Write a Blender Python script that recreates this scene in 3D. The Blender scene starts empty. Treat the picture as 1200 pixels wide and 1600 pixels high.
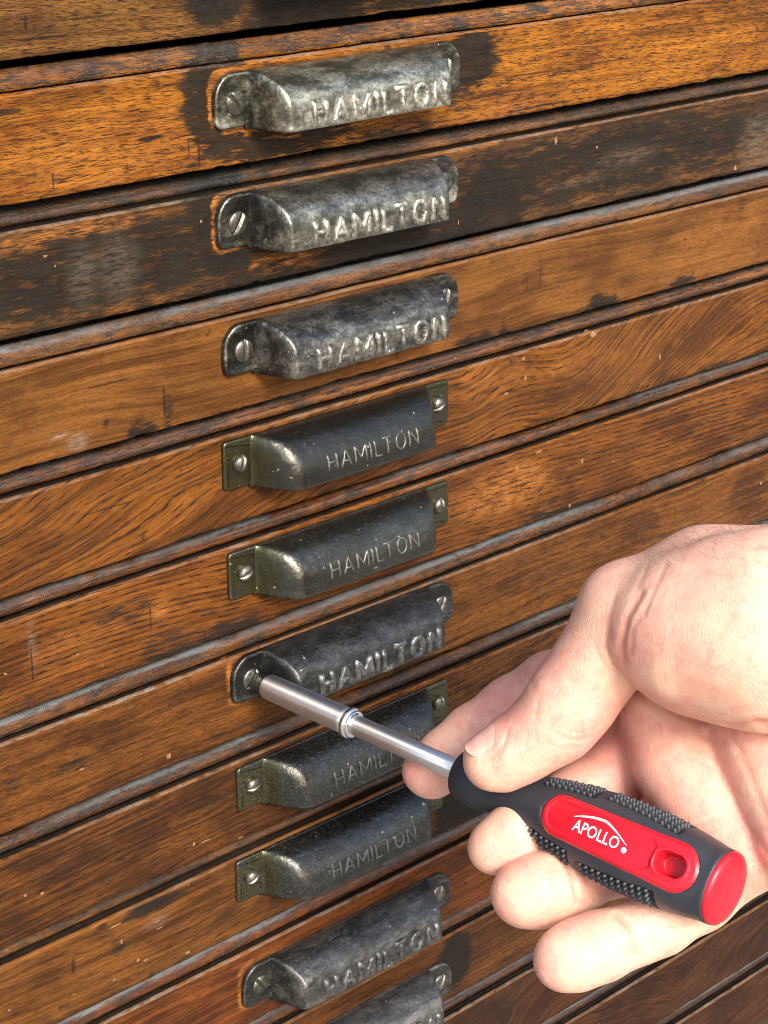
import bpy, bmesh, math, random
import numpy as np
from mathutils import Matrix, Vector
random.seed(7); RNG = np.random.RandomState(7)
U = 0.001                                   # everything below is measured in millimetres
SC = bpy.context.scene
COL = SC.collection

# ------------------------------------------------------------------ camera
FPX = 3071.803                              # focal length in pixels of the 1200 x 1600 photograph
CAM = np.array([-341.6655, -434.5905, 76.1618])
CR = np.array([[0.735509, -0.677508, -0.003163], [-0.250453, -0.26755, -0.930425], [0.629524, 0.685127, -0.366469]])
cd = bpy.data.cameras.new("camera"); cam = bpy.data.objects.new("camera", cd); COL.objects.link(cam)
cd.sensor_fit = 'VERTICAL'; cd.sensor_height = 36.0; cd.sensor_width = 27.0
cd.lens = FPX / 1600 * 36; cd.clip_start = 0.01; cd.clip_end = 50
M = Matrix(((CR[0][0], -CR[1][0], -CR[2][0], CAM[0]*U), (CR[0][1], -CR[1][1], -CR[2][1], CAM[1]*U),
            (CR[0][2], -CR[1][2], -CR[2][2], CAM[2]*U), (0, 0, 0, 1)))
cam.matrix_world = M
SC.camera = cam

# ------------------------------------------------------------------ daylight
SUN = Vector((-0.20, -0.80, 0.57)).normalized()      # direction towards the sun
w = bpy.data.worlds.new("World"); SC.world = w; w.use_nodes = True
wn = w.node_tree; bg = wn.nodes["Background"]
sky = wn.nodes.new("ShaderNodeTexSky"); sky.sky_type = 'NISHITA'; sky.sun_disc = False
sky.sun_elevation = math.asin(SUN.z); sky.sun_rotation = math.atan2(SUN.x, SUN.y)
sky.air_density = 1.0; sky.dust_density = 3.0; sky.ozone_density = 1.0
wn.links.new(sky.outputs[0], bg.inputs[0]); bg.inputs[1].default_value = 0.10
ld = bpy.data.lights.new("sun", 'SUN'); lo = bpy.data.objects.new("sun", ld); COL.objects.link(lo)
ld.energy = 1.5; ld.angle = math.radians(20); ld.color = (1.0, 0.95, 0.87)
lo.rotation_euler = (-SUN).to_track_quat('-Z', 'Y').to_euler()
SC.render.filter_size = 1.0
try: SC.cycles.filter_width = 0.95
except Exception: pass
SC.view_settings.view_transform = 'Standard'; SC.view_settings.look = 'None'
SC.view_settings.exposure = 1.68; SC.view_settings.gamma = 1.0

# ------------------------------------------------------------------ helpers
def ray(u, v):
    return CR.T @ np.array([(u-600)/FPX, (v-800)/FPX, 1.0])
def on_front(u, v):                          # survey: where a spot seen in the photograph lies on the cabinet front (X, Z)
    d = ray(u, v); s = -CAM[1]/d[1]; p = CAM + s*d
    return p[0], p[2]
def mesh_obj(name, verts, faces, mat, parent=None, smooth=True, scale=U):
    me = bpy.data.meshes.new(name)
    me.from_pydata([tuple(float(c)*scale for c in v) for v in verts], [], [tuple(int(i) for i in f) for f in faces])
    me.update()
    if mat: me.materials.append(mat)
    if smooth: me.polygons.foreach_set('use_smooth', [True]*len(me.polygons))
    o = bpy.data.objects.new(name, me); COL.objects.link(o)
    if parent: o.parent = parent
    return o
def empty(name, loc=(0, 0, 0)):
    o = bpy.data.objects.new(name, None); COL.objects.link(o); o.location = [c*U for c in loc]
    o.empty_display_size = 0.01
    return o
def tag(o, label, cat, group=None):
    o['label'] = label; o['category'] = cat
    if group: o['group'] = group
def smin(a, b, k):
    h = np.maximum(k-np.abs(a-b), 0)/k
    return np.minimum(a, b)-h*h*k*0.25
def smax(a, b, k): return -smin(-a, -b, k)
def grid_faces(n, m, close=False):
    f = []
    for i in range(n-1):
        for j in range(m-1 if not close else m):
            k = (j+1) % m
            f.append((i*m+j, i*m+k, (i+1)*m+k, (i+1)*m+j))
    return f
def interp_smooth(pts, n):                   # Catmull-Rom through 2-D points
    P = np.array(pts, float); P = np.vstack([2*P[0]-P[1], P, 2*P[-1]-P[-2]])
    out = []; seg = len(pts)-1
    for i in range(n):
        t = i/(n-1)*seg; k = min(int(t), seg-1); t -= k
        a, b, c, d = P[k:k+4]
        out.append(0.5*((2*b)+(c-a)*t+(2*a-5*b+4*c-d)*t*t+(3*b-a-3*c+d)*t**3))
    return np.array(out)

class NT:                                    # small node-tree writer
    def __init__(s, name):
        s.mat = bpy.data.materials.new(name); s.mat.use_nodes = True
        s.t = s.mat.node_tree; s.b = s.t.nodes["Principled BSDF"]; s.out = s.t.nodes["Material Output"]
    def n(s, typ, **kw):
        nd = s.t.nodes.new(typ)
        for k, v in kw.items(): setattr(nd, k, v)
        return nd
    def put(s, sock, v):
        if isinstance(v, bpy.types.NodeSocket): s.t.links.new(v, sock)
        elif isinstance(v, (tuple, list)):
            sock.default_value = tuple(v) if len(v) == len(sock.default_value) else (*v, 1.0)
        else: sock.default_value = v
    def m(s, op, a, b=0.0, c=None, clamp=False):
        nd = s.n("ShaderNodeMath", operation=op, use_clamp=clamp)
        s.put(nd.inputs[0], a); s.put(nd.inputs[1], b)
        if c is not None: s.put(nd.inputs[2], c)
        return nd.outputs[0]
    def mix(s, f, a, b, mode='MIX'):
        nd = s.n("ShaderNodeMix", data_type='RGBA', blend_type=mode)
        s.put(nd.inputs['Factor'], f); s.put(nd.inputs[6], a); s.put(nd.inputs[7], b)
        return nd.outputs[2]
    def step(s, x, lo, hi, a=0.0, b=1.0):
        nd = s.n("ShaderNodeMapRange", interpolation_type='SMOOTHSTEP')
        s.put(nd.inputs[0], x); s.put(nd.inputs[1], lo); s.put(nd.inputs[2], hi); s.put(nd.inputs[3], a); s.put(nd.inputs[4], b)
        return nd.outputs[0]
    def xyz(s, x, y, z):
        nd = s.n("ShaderNodeCombineXYZ"); s.put(nd.inputs[0], x); s.put(nd.inputs[1], y); s.put(nd.inputs[2], z)
        return nd.outputs[0]
    def noise(s, vec, scale=1.0, detail=2.0, rough=0.5, dist=0.0):
        nd = s.n("ShaderNodeTexNoise"); s.put(nd.inputs['Vector'], vec)
        nd.inputs['Scale'].default_value = scale; nd.inputs['Detail'].default_value = detail
        nd.inputs['Roughness'].default_value = rough; nd.inputs['Distortion'].default_value = dist
        return nd.outputs[0]
    def mm(s, seed=0.0, rnd=False):                     # object coordinates in millimetres
        tc = s.n("ShaderNodeTexCoord"); nd = s.n("ShaderNodeVectorMath", operation='SCALE')
        s.put(nd.inputs[0], tc.outputs['Object']); nd.inputs['Scale'].default_value = 1000.0
        o = nd.outputs[0]
        if rnd:
            oi = s.n("ShaderNodeObjectInfo"); a = s.n("ShaderNodeVectorMath", operation='ADD')
            r = s.m('MULTIPLY', oi.outputs['Random'], 900.0); s.put(a.inputs[0], o); s.put(a.inputs[1], s.xyz(r, r, r)); o = a.outputs[0]
        return o
    def attr(s, name):
        nd = s.n("ShaderNodeAttribute", attribute_name=name); return nd.outputs['Fac']
    def bump(s, h, strength, dist):
        nd = s.n("ShaderNodeBump"); s.put(nd.inputs['Height'], h)
        nd.inputs['Strength'].default_value = strength; nd.inputs['Distance'].default_value = dist*U
        s.put(s.b.inputs['Normal'], nd.outputs[0])
    def set(s, **kw):
        for k, v in kw.items(): s.put(s.b.inputs[k.replace('_', ' ')], v)
        return s.mat

# ------------------------------------------------------------------ materials
def wood(name, light, dark, slope=0.0, warp=3.0, period=3.0, ring=0.5, pores=0.8, seed=0.0, fine=1.0, thr=.52, chips=(), cracks=(), arch=()):
    t = NT(name); p = t.mm()
    sp = t.n("ShaderNodeSeparateXYZ"); t.put(sp.inputs[0], p); X, Y, Z = sp.outputs
    Zd = t.m('ADD', Z, t.m('MULTIPLY', Y, 0.6))
    wn = t.m('SUBTRACT', t.noise(t.xyz(t.m('MULTIPLY', X, 0.013), seed, t.m('MULTIPLY', Zd, 0.045)), 1, 2, 0.45), 0.5)
    wf = t.m('SUBTRACT', t.noise(t.xyz(t.m('MULTIPLY', X, 0.06), seed+3, t.m('MULTIPLY', Zd, 0.2)), 1, 2), 0.5)
    inv = t.m('SUBTRACT', 1.0, t.attr('bead'))
    fig = t.m('MULTIPLY', X, slope)
    for (cx, wx, amp) in arch:
        dx = t.m('DIVIDE', t.m('SUBTRACT', X, cx), wx)
        fig = t.m('ADD', fig, t.m('MULTIPLY', t.m('EXPONENT', t.m('MULTIPLY', t.m('MULTIPLY', dx, dx), -1.0)), amp))
    wn = t.m('MULTIPLY', wn, inv); fig = t.m('MULTIPLY', fig, inv)
    W = t.m('ADD', t.m('SUBTRACT', Zd, fig), t.m('ADD', t.m('MULTIPLY', wn, warp), t.m('MULTIPLY', wf, 0.6)))
    s = t.m('SINE', t.m('MULTIPLY', W, 2*math.pi/period))
    rings = t.step(s, 0.0, 1.0)
    dash = t.noise(t.xyz(t.m('MULTIPLY', X, 0.27*fine), seed+7, t.m('MULTIPLY', W, 3.4*fine)), 1, 3, 0.62)
    pore = t.step(dash, thr, thr+.08)
    pore = t.m('MULTIPLY', pore, t.m('ADD', 1-ring, t.m('MULTIPLY', rings, ring)), clamp=True)
    fib = t.noise(t.xyz(t.m('MULTIPLY', X, 0.035), seed+11, t.m('MULTIPLY', W, 1.3)), 1, 3, 0.6)
    cloud = t.noise(t.xyz(t.m('MULTIPLY', X, 0.03), seed+17, t.m('MULTIPLY', Zd, 0.07)), 1, 4, 0.62)
    fac = t.m('ADD', t.m('MULTIPLY', t.step(fib, 0.32, 0.68), 0.50), t.m('MULTIPLY', t.step(cloud, 0.40, 0.62), 0.62), clamp=True)
    fac = t.m('ADD', fac, t.m('MULTIPLY', rings, 0.28*ring), clamp=True)
    c = t.mix(fac, light, dark)
    stn = t.noise(t.xyz(t.m('MULTIPLY', X, 0.011), seed+51, t.m('MULTIPLY', W, 0.42)), 1, 4, 0.66)
    c = t.mix(t.m('MULTIPLY', t.step(stn, .49, .66), .75), c, tuple(x*.26 for x in light))
    c = t.mix(t.m('MULTIPLY', t.step(stn, .46, .32), .45), c, tuple(min(1, x*1.35) for x in light))
    worn = t.m('MULTIPLY', t.attr('worn'), t.step(t.noise(t.xyz(t.m('MULTIPLY', X, .15), seed, t.m('MULTIPLY', Z, .5)), 1, 3), .25, .6), clamp=True)
    c = t.mix(worn, c, (0.30, 0.11, 0.022))
    c = t.mix(t.m('MULTIPLY', pore, pores), c, (0.014, 0.0065, 0.003))
    # grime: black oily dirt and painted gap shade, edges broken up along the grain
    gn = t.noise(t.xyz(t.m('MULTIPLY', X, 0.10), seed+23, t.m('MULTIPLY', Z, 0.42)), 1, 6, 0.72)
    g = t.m('ADD', t.attr('grime'), t.m('MULTIPLY', t.m('SUBTRACT', gn, 0.5), 2.3))
    g = t.m('ADD', g, t.m('MULTIPLY', pore, 0.12))
    gf = t.noise(t.xyz(t.m('MULTIPLY', X, 0.16), seed+29, t.m('MULTIPLY', W, 2.2)), 1, 3, 0.65)
    g = t.m('ADD', g, t.m('MULTIPLY', t.m('SUBTRACT', gf, 0.5), 0.9))
    gm = t.m('MULTIPLY', t.step(g, 0.34, 0.88), 0.95)
    c = t.mix(gm, c, t.mix(t.step(gn, .35, .7), (0.008, 0.0075, 0.007), (0.019, 0.0155, 0.0115)))
    # small spots of dirt everywhere
    sn = t.noise(t.xyz(t.m('MULTIPLY', X, 0.16), seed+31, t.m('MULTIPLY', Z, 0.26)), 1, 2, 0.5)
    c = t.mix(t.m('MULTIPLY', t.step(sn, 0.70, 0.76), 0.7), c, (0.02, 0.012, 0.008))
    # dust and scuffed varnish; on the bead, sky reflection painted blue-grey
    dn = t.noise(t.xyz(t.m('MULTIPLY', X, 0.22), seed+37, t.m('MULTIPLY', Z, 1.3)), 1, 5, 0.72)
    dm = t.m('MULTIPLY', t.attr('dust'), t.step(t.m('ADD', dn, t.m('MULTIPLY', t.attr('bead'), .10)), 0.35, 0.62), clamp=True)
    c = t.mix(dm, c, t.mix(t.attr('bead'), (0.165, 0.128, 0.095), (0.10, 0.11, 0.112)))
    # pale nicks
    cn = t.noise(t.xyz(t.m('MULTIPLY', X, 0.55), seed+41, t.m('MULTIPLY', Z, 0.55)), 1, 0, 0.5)
    nick = t.step(cn, 0.90, 0.91)
    hn = t.noise(t.xyz(X, seed, Z), 2.2, 2, .6)
    for (cx, cz, rx, rz) in chips:
        dx = t.m('DIVIDE', t.m('SUBTRACT', X, cx), rx); dz = t.m('DIVIDE', t.m('SUBTRACT', Z, cz), rz)
        q = t.m('ADD', t.m('MULTIPLY', dx, dx), t.m('MULTIPLY', dz, dz))
        q = t.m('ADD', q, t.m('MULTIPLY', t.m('SUBTRACT', hn, .5), 2.2))
        q = t.step(q, 0.45, 0.75, 1.0, 0.0)
        nick = t.m('MAXIMUM', nick, q)
    crk = None
    for (cx, cz, rx, rz) in cracks:
        jit = t.m('MULTIPLY', t.m('SUBTRACT', hn, .5), 1.0)
        dx = t.m('DIVIDE', t.m('ADD', t.m('SUBTRACT', X, cx), jit), rx)
        dz = t.m('DIVIDE', t.m('ADD', t.m('SUBTRACT', Z, cz), jit), rz)
        q = t.step(t.m('ADD', t.m('ADD', t.m('MULTIPLY', dx, dx), t.m('MULTIPLY', dz, dz)), t.m('MULTIPLY', t.m('SUBTRACT', gn, .5), 2.2)), .6, 1.0, 1.0, 0.0)
        crk = q if crk is None else t.m('MAXIMUM', crk, q)
    if crk is not None: c = t.mix(t.m('MULTIPLY', crk, .72), c, (.012, .008, .006))
    c = t.mix(t.m('MULTIPLY', nick, .9), c, t.mix(hn, (0.30, 0.20, 0.105), (0.20, 0.085, 0.03)))
    t.set(Base_Color=c)
    rn = t.noise(p, 0.35, 3, 0.6)
    rgh = t.m('ADD', t.step(rn, .3, .7, .26, .50), t.m('MULTIPLY', dm, 0.25), clamp=True)
    t.set(Roughness=t.m('SUBTRACT', rgh, t.m('MULTIPLY', t.attr('bead'), 0.06)))
    bead = t.attr('bead')
    t.set(Specular_IOR_Level=t.m('ADD', t.m('MULTIPLY', gm, -0.06), t.m('ADD', 0.13, t.m('MULTIPLY', bead, 0.37))))
    h = t.m('SUBTRACT', t.m('MULTIPLY', fib, 0.5), t.m('ADD', t.m('MULTIPLY', pore, 0.9), t.m('MULTIPLY', nick, 1.2)))
    h = t.m('ADD', h, t.m('MULTIPLY', gn, 0.4))
    t.bump(h, 0.55, 0.28)
    return t.mat

def iron(name, base, pale, wear=0.5, olive=0.0, dust=0.2, rough=(0.28, 0.5), tab=(0.085, 0.080, 0.030)):
    t = NT(name); p = t.mm(rnd=True)
    vm = t.n("ShaderNodeVectorMath", operation='MULTIPLY'); t.put(vm.inputs[0], p); vm.inputs[1].default_value = (.45, 1, 1)
    a = t.noise(vm.outputs[0], 0.20, 6, 0.7); b = t.noise(p, 0.9, 4, 0.7); c0 = t.noise(p, 3.2, 2, 0.6)
    geo = t.n("ShaderNodeNewGeometry")
    edge = t.step(geo.outputs['Pointiness'], 0.51, 0.60)
    m = t.m('ADD', t.m('MULTIPLY', t.step(a, 0.38, 0.66), wear), t.m('MULTIPLY', edge, 0.5), clamp=True)
    m = t.m('MULTIPLY', m, t.step(b, 0.25, 0.6, 0.35, 1.0))
    col = t.mix(m, base, pale)
    tc = t.n("ShaderNodeTexCoord"); sx = t.n("ShaderNodeSeparateXYZ"); t.put(sx.inputs[0], tc.outputs['Object'])
    ends = t.step(t.m('ABSOLUTE', t.m('SUBTRACT', sx.outputs[0], .041)), .031, .0365, .12, 1.0)
    col = t.mix(t.m('MULTIPLY', t.m('MULTIPLY', t.step(a, .74, .44), olive), ends), col, tab)
    sp = t.m('MULTIPLY', t.step(c0, 0.56, 0.70), dust)
    sp = t.m('ADD', sp, t.m('MULTIPLY', t.step(b, .55, .75), dust*.5), clamp=True)
    col = t.mix(sp, col, (0.30, 0.29, 0.26))
    col = t.mix(t.step(t.noise(p, .7, 0), .83, .845), col, (0.5, 0.45, 0.38))
    t.set(Base_Color=col, Metallic=t.m('SUBTRACT', 0.88, sp, clamp=True),
          Roughness=t.m('ADD', t.step(b, .3, .7, *rough), t.m('MULTIPLY', sp, 0.4), clamp=True))
    t.bump(t.m('ADD', t.m('ADD', t.m('MULTIPLY', b, 1.0), t.m('MULTIPLY', c0, 0.4)), t.m('MULTIPLY', t.noise(p, .26, 2, .5), 3.0)), 0.5, 0.24)
    return t.mat

def simple(name, col, rough=0.5, metal=0.0, bump=0.0, bscale=2.0, var=0.0):
    t = NT(name); p = t.mm()
    n = t.noise(p, bscale, 3, 0.6)
    c = t.mix(t.m('MULTIPLY', t.step(n, .3, .7), var), col, tuple(x*0.45 for x in col))
    t.set(Base_Color=c, Metallic=metal, Roughness=t.step(n, .25, .75, rough*0.85, min(1, rough*1.2)))
    if bump: t.bump(n, bump, 0.15)
    return t.mat

def skin_mat():
    t = NT("skin"); p = t.mm()
    a = t.noise(p, 0.06, 3, 0.55); b = t.noise(p, 0.22, 5, 0.68, .6); b2 = t.noise(p, 0.75, 3, 0.6, .4)
    c = t.mix(t.step(a, .38, .62), (0.77, 0.48, 0.335), (0.74, 0.40, 0.295))
    c = t.mix(t.m('MULTIPLY', t.attr('flush_shade'), 0.8, clamp=True), c, (0.72, 0.275, 0.235))
    c = t.mix(t.m('MULTIPLY', t.step(b, .50, .66), .55), c, (0.69, 0.26, 0.215))
    c = t.mix(t.m('MULTIPLY', t.step(b, .46, .34), .35), c, (0.83, 0.59, 0.45))
    c = t.mix(t.m('MULTIPLY', t.step(b2, .54, .68), .14), c, (0.88, 0.66, 0.54))
    c = t.mix(t.m('MULTIPLY', t.attr('crease'), 0.55, clamp=True), c, (0.55, 0.17, 0.12))
    def lines(sc, ang, seed):
        r = t.n("ShaderNodeVectorRotate", rotation_type='Z_AXIS'); t.put(r.inputs['Vector'], p); r.inputs['Angle'].default_value = ang
        v = t.n("ShaderNodeVectorMath", operation='MULTIPLY'); t.put(v.inputs[0], r.outputs[0]); v.inputs[1].default_value = (sc*.22, sc, sc*.6)
        return t.noise(v.outputs[0], 1.0, 3, .6, .8)
    vo = t.n("ShaderNodeTexVoronoi", feature='DISTANCE_TO_EDGE'); t.put(vo.inputs['Vector'], p); vo.inputs['Scale'].default_value = 1.1
    l1, l2 = lines(1.6, .5, 0), lines(1.3, -.7, 3)
    h = t.m('ADD', t.m('MULTIPLY', t.step(vo.outputs[0], 0.0, 0.14), 0.35), t.m('ADD', t.m('MULTIPLY', l1, 1.1), t.m('MULTIPLY', l2, .9)))
    h = t.m('ADD', h, t.m('MULTIPLY', t.noise(p, 3.0, 2, .6), .35))
    t.bump(h, 0.55, 0.26)
    t.set(Base_Color=c, Roughness=t.step(b, .3, .7, .36, .55))
    t.b.inputs['Subsurface Weight'].default_value = 0.25
    t.b.inputs['Subsurface Radius'].default_value = (1.0, 0.4, 0.22)
    t.b.inputs['Subsurface Scale'].default_value = 0.0016
    t.b.inputs['Specular IOR Level'].default_value = 0.5
    return t.mat

# ------------------------------------------------------------------ drawers (measured from the gap under each one)
PITCH = 36.0
OFF = [0.39, -0.4, 0.3, -0.48, 0.01, 0.24, -0.28, -0.29, 0.51, 0.2, -.2, 0.1, 0, 0, 0]
def base_z(k): return -PITCH*k + OFF[k]
# section of a drawer front: (outward, up, mark)  face / lip / quirk / bead
def section(h):
    s = [(-13, 0.9, 'u'), (-1.0, 0.3, 'u'), (-0.35, 0.4, 'f'), (0, 0.9, 'f')]
    top = 27.9
    for z in np.linspace(2.0, top, 30): s.append((0.0, z, 'f'))
    s += [(-0.05, top+.35, 'l'), (-0.3, top+.65, 'l'), (-0.8, top+.85, 'l'), (-1.3, top+.9, 'l'),
          (-1.5, top+.3, 'q'), (-1.7, top-.9, 'q'), (-3.1, top-.9, 'q'), (-3.5, top+1.6, 'q')]
    cx, cz, r = -5.0, top+2.9, 2.35
    for a in np.linspace(-0.75, 1.5, 10): s.append((cx+r*math.cos(a), cz+(h-36+r*1.16)*math.sin(a), 'b'))
    s += [(-7.5, cz+r*1.16+.05, 'b'), (-14, cz+r*1.16-.4, 'b')]
    return s
XS = np.concatenate([np.arange(-300, -112, 6.0), np.arange(-112, -12, 1.25), np.arange(-12, 14, .6), np.arange(14, 314, 1.5), np.arange(314, 481, 6.0)])

WOODS = {  # light, dark, slope, warp, period, ring, pores, fine, pore threshold
 0: ((0.1664, 0.0745, 0.0159), (0.0634, 0.0242, 0.0063), -.02, 3, 2.6, .25, .95, 1.0, .50),
 1: ((0.2662, 0.0965, 0.0093), (0.1094, 0.0317, 0.0040), -.015, 4, 3.0, .25, .90, 1.0, .515),
 2: ((0.1131, 0.0479, 0.0120), (0.0317, 0.0149, 0.0063), 0.0, 4, 3.0, .3, .9, 1.0, .52),
 3: ((0.1564, 0.0612, 0.0120), (0.0691, 0.0236, 0.0052), 0.0, 9, 5.0, .2, .40, 1.2, .53),
 4: ((0.1748, 0.0600, 0.0075), (0.0605, 0.0188, 0.0033), 0.24, 15, 2.1, .65, .88, .85, .485),
 5: ((0.1671, 0.0547, 0.0075), (0.0504, 0.0149, 0.0033), -.03, 5, 1.9, .65, .92, .95, .48),
 6: ((0.1553, 0.0547, 0.0091), (0.0417, 0.0135, 0.0033), 0.0, 10, 4.0, .25, .8, 1.2, .52),
 7: ((0.1321, 0.0449, 0.0075), (0.0269, 0.0087, 0.0027), 0.05, 10, 2.6, .5, .95, .9, .48),
 8: ((0.1398, 0.0516, 0.0098), (0.0417, 0.0149, 0.0039), 0.0, 10, 4.0, .25, .6, 1.2, .52),
 9: ((0.1476, 0.0426, 0.0084), (0.0404, 0.0117, 0.0033), 0.0, 12, 4.0, .25, .6, 1.1, .52),
 10: ((0.1204, 0.0420, 0.0098), (0.0350, 0.0117, 0.0039), 0.0, 10, 4.0, .3, .8, 1.1, .51),
 11: ((0.0583, 0.0214, 0.0080), (0.0190, 0.0064, 0.0029), 0.10, 22, 2.6, .75, .95, .9, .48),  # shade at the lower right is put into these last three darker woods
 12: ((0.0583, 0.0214, 0.0080), (0.0190, 0.0064, 0.0029), 0.05, 20, 2.6, .6, .9, .9, .48),
 13: ((0.0583, 0.0214, 0.0080), (0.0190, 0.0064, 0.0029), 0.05, 14, 3.0, .5, .8, 1.0, .5)}
# (u, v, half width, half height in photo pixels, strength); w = worn bare, d = dust
STAIN_SHADE = {
 0: [(335, 12, 45, 30, 1.1), (480, 12, 110, 30, 1.0), (640, 2, 90, 12, .7), (20, 28, 20, 10, .4), (60, 60, 25, 12, .35)],  # first patches: shadow of the pull above painted in with its grime
 1: [(305, 150, 22, 60, 1.0), (330, 190, 45, 35, 1.0), (440, 218, 130, 26, .95), (735, 90, 42, 52, 1.3), (720, 150, 30, 28, .6),
     (600, 205, 100, 14, .6), (790, 150, 90, 30, .33), (860, 115, 150, 4, .55), (235, 216, 22, 6, .7), (300, 235, 12, 30, .55), (755, 60, 110, 8, .4), (8, 175, 18, 7, .7), (90, 275, 10, 16, .3)],
 2: [(180, 415, 300, 75, .85), (330, 440, 150, 60, .6), (620, 375, 130, 45, .9), (765, 320, 65, 85, 1.0), (950, 250, 330, 62, .8), (1150, 200, 110, 50, .55),
     (540, 400, 160, 20, .5)],
 3: [(222, 668, 26, 16, .8), (166, 662, 8, 8, .7), (940, 472, 26, 16, .8), (1068, 440, 22, 12, .7), (742, 530, 28, 12, .65), (788, 512, 8, 14, .7),
     (265, 640, 9, 34, .5), (880, 450, 10, 30, .35), (822, 440, 6, 16, .45), (845, 425, 8, 40, .3), (1160, 320, 10, 14, .5), (690, 500, 40, 40, .2)],
 4: [(540, 770, 230, 25, .25), (880, 625, 90, 30, .3), (1050, 590, 160, 24, .3), (1120, 520, 100, 50, .2)],
 5: [(190, 958, 55, 26, .5), (265, 1010, 55, 40, .5), (355, 985, 60, 30, .6), (110, 990, 30, 18, .3), (30, 1110, 60, 16, .3), (980, 700, 250, 60, .25), (860, 795, 60, 20, .5)],
 6: [(120, 1200, 50, 22, .35), (115, 1195, 25, 6, .6), (880, 860, 150, 70, .2), (560, 1080, 160, 25, .35), (20, 1220, 25, 30, .35)],
 7: [(310, 1210, 80, 60, .35), (180, 1370, 60, 40, .3), (560, 1200, 160, 60, .35), (340, 1240, 60, 60, .35), (60, 1330, 80, 12, .3), (900, 1060, 300, 60, .3)],
 8: [(235, 1415, 55, 14, .85), (185, 1480, 16, 26, .6), (725, 1265, 50, 55, 1.2), (780, 1255, 50, 30, .9), (170, 1440, 40, 20, .4), (330, 1430, 70, 60, .3)],
 9: [(690, 1400, 40, 50, .4), (500, 1560, 160, 22, .6), (370, 1500, 50, 80, .3)],
 10: [(712, 1500, 26, 46, 1.2), (780, 1500, 80, 40, .3)],
 11: [(760, 1600, 60, 40, .5), (880, 1480, 200, 30, .4)], 12: [], 13: []}
WORN = {1: [(150, 250, 160, 60, .35), (330, 125, 60, 60, .0), (790, 185, 70, 30, .5), (430, 235, 45, 16, .4)],
        2: [(440, 405, 46, 14, .9), (60, 372, 200, 12, .7), (770, 345, 26, 16, .6), (740, 225, 100, 8, .6), (250, 478, 60, 5, .7)],
        5: [(790, 765, 70, 34, .8), (250, 950, 22, 14, .6), (120, 1010, 60, 30, .25)], 3: [(430, 570, 60, 30, .3), (620, 560, 80, 24, .35), (1130, 380, 80, 60, .25)],
        4: [(770, 600, 60, 30, .35), (900, 570, 60, 24, .3)]}
DUST = {2: [(185, 415, 30, 50, .27), (128, 430, 22, 44, .30), (1185, 225, 26, 46, .4), (980, 245, 40, 16, .22), (900, 285, 40, 6, .25)],
        3: [(122, 692, 14, 14, .8), (90, 682, 16, 4, .7)], 8: [(245, 1440, 18, 10, .35)], 5: [(50, 1000, 4, 40, .5)]}
CHIPS = {3: [(95, 682, 14, 2)], 4: [(926, 522, 9, 7), (577+250*0+250, 774, 6, 4), (1030, 557, 3, 9), (790, 615, 5, 4), (820, 590, 3, 9), (700+115*.42*0+117, 560, 4, 5)],
         2: [(1148, 262, 5, 7), (868, 220, 4, 10), (932, 230, 3, 3), (70, 400, 4, 3)], 5: [(910, 720, 3, 8), (890, 790, 4, 6), (842, 706, 9, 3), (808, 730, 3, 6)],
         6: [(264, 1182, 5, 7), (128, 1202, 5, 3), (1190, 755, 4, 5)], 7: [(302, 1318, 3, 6), (320, 1313, 12, 2), (375, 1308, 6, 3), (38, 1398, 3, 4), (65, 1395, 4, 4)],
         8: [(180, 1447, 14, 2), (190, 1472, 2, 8), (294, 1488, 6, 4), (216, 1500, 3, 5), (246, 1440, 8, 2), (228, 1500, 5, 3), (250, 1450, 7, 2)], 9: [], 0: [], 1: [(695, 205, 3, 3)]}
CRACKS = {1: [(840, 114, 60, 1.6), (950, 96, 60, 1.6), (236, 216, 20, 3.5), (312, 240, 1.35, 26), (296, 232, 0.9, 16), (200, 262, 0.9, 8), (84, 284, 1.35, 16), (420, 195, 60, 1.5), (760, 150, 40, 2.5), (10, 176, 18, 5), (850, 165, 60, 2)],
          2: [(905, 262, 2.7, 7), (590, 398, 60, 3)], 3: [(846, 428, 1.125, 30), (826, 440, 1.125, 20), (258, 628, 1.8, 26), (170, 600, 30, 1.5)], 0: [(40, 36, 2.25, 12), (130, 28, 40, 2), (60, 60, 30, 2), (230, 70, 50, 1.6)],
          5: [(235, 965, 1.35, 30), (320, 1000, 1.35, 20), (50, 1040, 1.35, 40), (350, 975, 20, 5), (160, 1060, 60, 2)], 6: [(112, 1192, 20, 3), (126, 1200, 8, 3), (340, 1150, 12, 2), (200, 1165, 40, 1.6)],
          7: [(40, 1380, 60, 2), (140, 1330, 40, 2), (300, 1290, 50, 1.6), (180, 1300, 60, 2)], 8: [(160, 1448, 8, 6), (115, 1510, 2.7, 14), (330, 1420, 30, 2)], 4: [(180, 790, 40, 1.5)], 11: [(780, 1590, 2.7, 8)]}
ARCH = {4: ((150, 34, -15), (95, 16, -5), (235, 44, 9)), 11: ((150, 40, 16),), 12: ((230, 40, -20),), 5: ((-60, 60, 4),)}
BEADSHEEN = {0: .1, 1: .1, 2: .2, 3: .9, 4: .35, 5: .7, 6: .9, 7: .85, 8: .25, 9: .95, 10: .5, 11: .6, 12: .9, 13: .9}  # strength of the sky sheen painted along each bead top

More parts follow.
